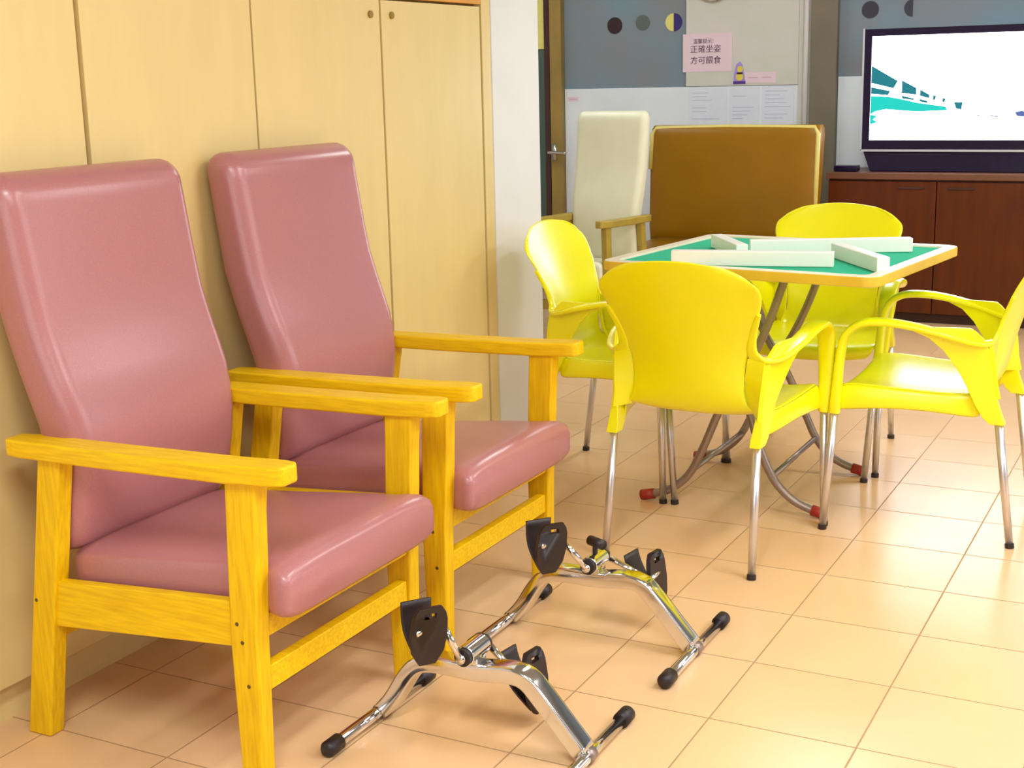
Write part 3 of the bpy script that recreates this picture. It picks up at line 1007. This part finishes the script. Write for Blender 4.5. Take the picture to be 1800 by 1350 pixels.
DG = 'moon phase discs on the grey wall'
tag(obj('wall_disc', disc(-3.266, 1.58, 0.047, 'dotblack'), 'dotblack'), 'solid black disc on the blue grey wall, leftmost above the beige armchair', 'wall disc', DG)
tag(obj('wall_disc', disc(-3.091, 1.59, 0.043, 'dotgrey'), 'dotgrey'), 'dull grey disc on the blue grey wall between the black and yellow discs', 'wall disc', DG)
e = empty('wall_disc', (0, 0, 0))
e.location = (-2.900, WY, 1.585)
obj('yellow_half', disc(0, 0, 0.050, '', y=0, half=-1), 'dotyellow', e)
obj('navy_half', disc(0.001, 0, 0.050, '', y=0, half=1), 'dotnavy', e)
tag(e, 'half yellow half navy disc on the wall, left of the pink notice', 'wall disc', DG)
tag(obj('wall_disc', disc(-1.783, 1.608, 0.045, ''), 'dotdark'), 'dark grey disc above the left corner of the television', 'wall disc', DG)
tag(obj('wall_disc', disc(-1.560, 1.608, 0.045, '', half=-1), 'dotdark'), 'dark grey half disc above the television, right of the full one', 'wall disc', DG)

BY = YB - 0.016    # face of the beige board
# wall clock whose lower rim shows at the top
ck = obj('clock_face', disc(0, 0, 0.125, '', y=0, yy=0.018), 'white')
e = empty('wall_clock', (-2.66, BY - 0.001, 1.822))
ck.parent = e
bm = B()
tube(bm, [(0.128 * math.cos(2 * PI * k / 40), -0.012, 0.128 * math.sin(2 * PI * k / 40)) for k in range(41)], 0.009, cap=False)
obj('clock_rim', bm, 'steel', e, smooth=True)
obj('clock_hand', box(B(), -0.003, 0.003, -0.0205, -0.0185, 0, 0.08), 'black', e)
obj('clock_hand', box(B(), 0, 0.055, -0.0225, -0.0206, -0.004, 0.004), 'black', e)
tag(e, 'round white wall clock cut by the top of the picture above the notices', 'clock')


def text_mesh(name, body, size, loc, m, parent, extrude=0.0004, bold=0.0):
    cu = bpy.data.curves.new(name, 'FONT')
    cu.body = body
    cu.size = size
    cu.extrude = extrude
    cu.offset = bold
    cu.align_x = 'CENTER'
    cu.align_y = 'CENTER'
    ob = bpy.data.objects.new(name, cu)
    C.objects.link(ob)
    bpy.context.view_layer.update()
    me = bpy.data.meshes.new_from_object(ob.evaluated_get(bpy.context.evaluated_depsgraph_get()))
    bpy.data.objects.remove(ob)
    o = bpy.data.objects.new(name, me)
    me.materials.clear()
    me.materials.append(M[m])
    C.objects.link(o)
    o.parent = parent
    o.location = loc
    o.rotation_euler = (PI / 2, 0, 0)
    return o


def sheet(name, x0, x1, z0, z1, m, y, label, cat, lines=None, inkm='faintink', group=None, tilt=0.0):
    e = empty(name, ((x0 + x1) / 2, y, (z0 + z1) / 2))
    e.rotation_euler = (0, tilt, 0)
    hx, hz = (x1 - x0) / 2, (z1 - z0) / 2
    obj('paper', box(B(), -hx, hx, -0.0016, -0.0004, -hz, hz), m, e)
    if lines:
        bm = B()
        for (a, b, v) in lines:
            box(bm, lerp(-hx, hx, a), lerp(-hx, hx, b), -0.0024, -0.0017, lerp(-hz, hz, v) - 0.0022, lerp(-hz, hz, v) + 0.0022)
        obj('print', bm, inkm, e)
    tag(e, label, cat, group)
    return e


nt_ = sheet('notice', -2.838, -2.545, 1.305, 1.515, 'pink', BY, 'pink notice with two rows of large dark Chinese characters on the beige board', 'notice')
text_mesh('heading', '溫馨提示：', 0.028, (-0.015, -0.0022, 0.062), 'ink', nt_)
text_mesh('text', '正確坐姿', 0.046, (-0.010, -0.0022, 0.018), 'ink', nt_)
text_mesh('text', '方可餵食', 0.046, (-0.010, -0.0022, -0.044), 'ink', nt_)

random.seed(7)


def rl(n):
    out = []
    for k in range(n):
        v = 0.90 - 0.80 * k / (n - 1)
        if random.random() < 0.15:
            continue
        out.append((0.10, random.uniform(0.45, 0.9), v))
    return out


PYD = YB - 0.012
NG = 'printed white notices on the white panel'
sheet('notice', -2.805, -2.575, 0.93, 1.215, 'paper', PYD, 'white printed notice on the white wall panel, leftmost of three', 'notice', rl(12), group=NG)
sheet('notice', -2.560, -2.385, 0.93, 1.215, 'paper', PYD, 'white printed notice on the white wall panel, middle of three', 'notice', rl(12), group=NG)
sheet('notice', -2.370, -2.185, 0.93, 1.220, 'paper', PYD, 'white printed notice on the white wall panel, rightmost of three', 'notice', rl(12), group=NG)
sheet('label_strip', -2.470, -2.290, 1.238, 1.296, 'pink', BY, 'small faint pink label just right of the yellow and purple sticker', 'label', [(0.12, 0.42, 0.5), (0.55, 0.85, 0.5)], 'faintpink')
sheet('label_strip', -3.570, -3.500, 1.150, 1.175, 'pink', PYD, 'tiny pink label at the left end of the white wall panel', 'label', [(0.2, 0.9, 0.5)], 'faintpink')
# plain yellow and purple sticker
e = empty('sticker', (-2.500, BY, 1.295))
bm = B()
extrude_poly(bm, [(-0.035, -0.062), (0.035, -0.062), (0.028, -0.02), (0.016, 0.045), (0.0, 0.062), (-0.02, 0.045), (-0.032, 0.0)], lambda u, v: (u, -0.002, v), lambda u, v: (u, -0.0003, v))
obj('backing', bm, 'lilac', e)
obj('upper_dot', disc(0.003, 0.020, 0.017, '', y=-0.0022, yy=0.001), 'stick_y', e)
obj('lower_dot', disc(0.0, -0.022, 0.022, '', y=-0.0022, yy=0.001), 'stick_y', e)
obj('dark_band', box(B(), -0.016, 0.018, -0.0045, -0.0034, -0.008, 0.002), 'darkbrown', e)
obj('base_band', box(B(), -0.036, 0.036, -0.0045, -0.0034, -0.062, -0.046), 'purple', e)
tag(e, 'small plain sticker of two yellow spots on a purple backing', 'sticker')
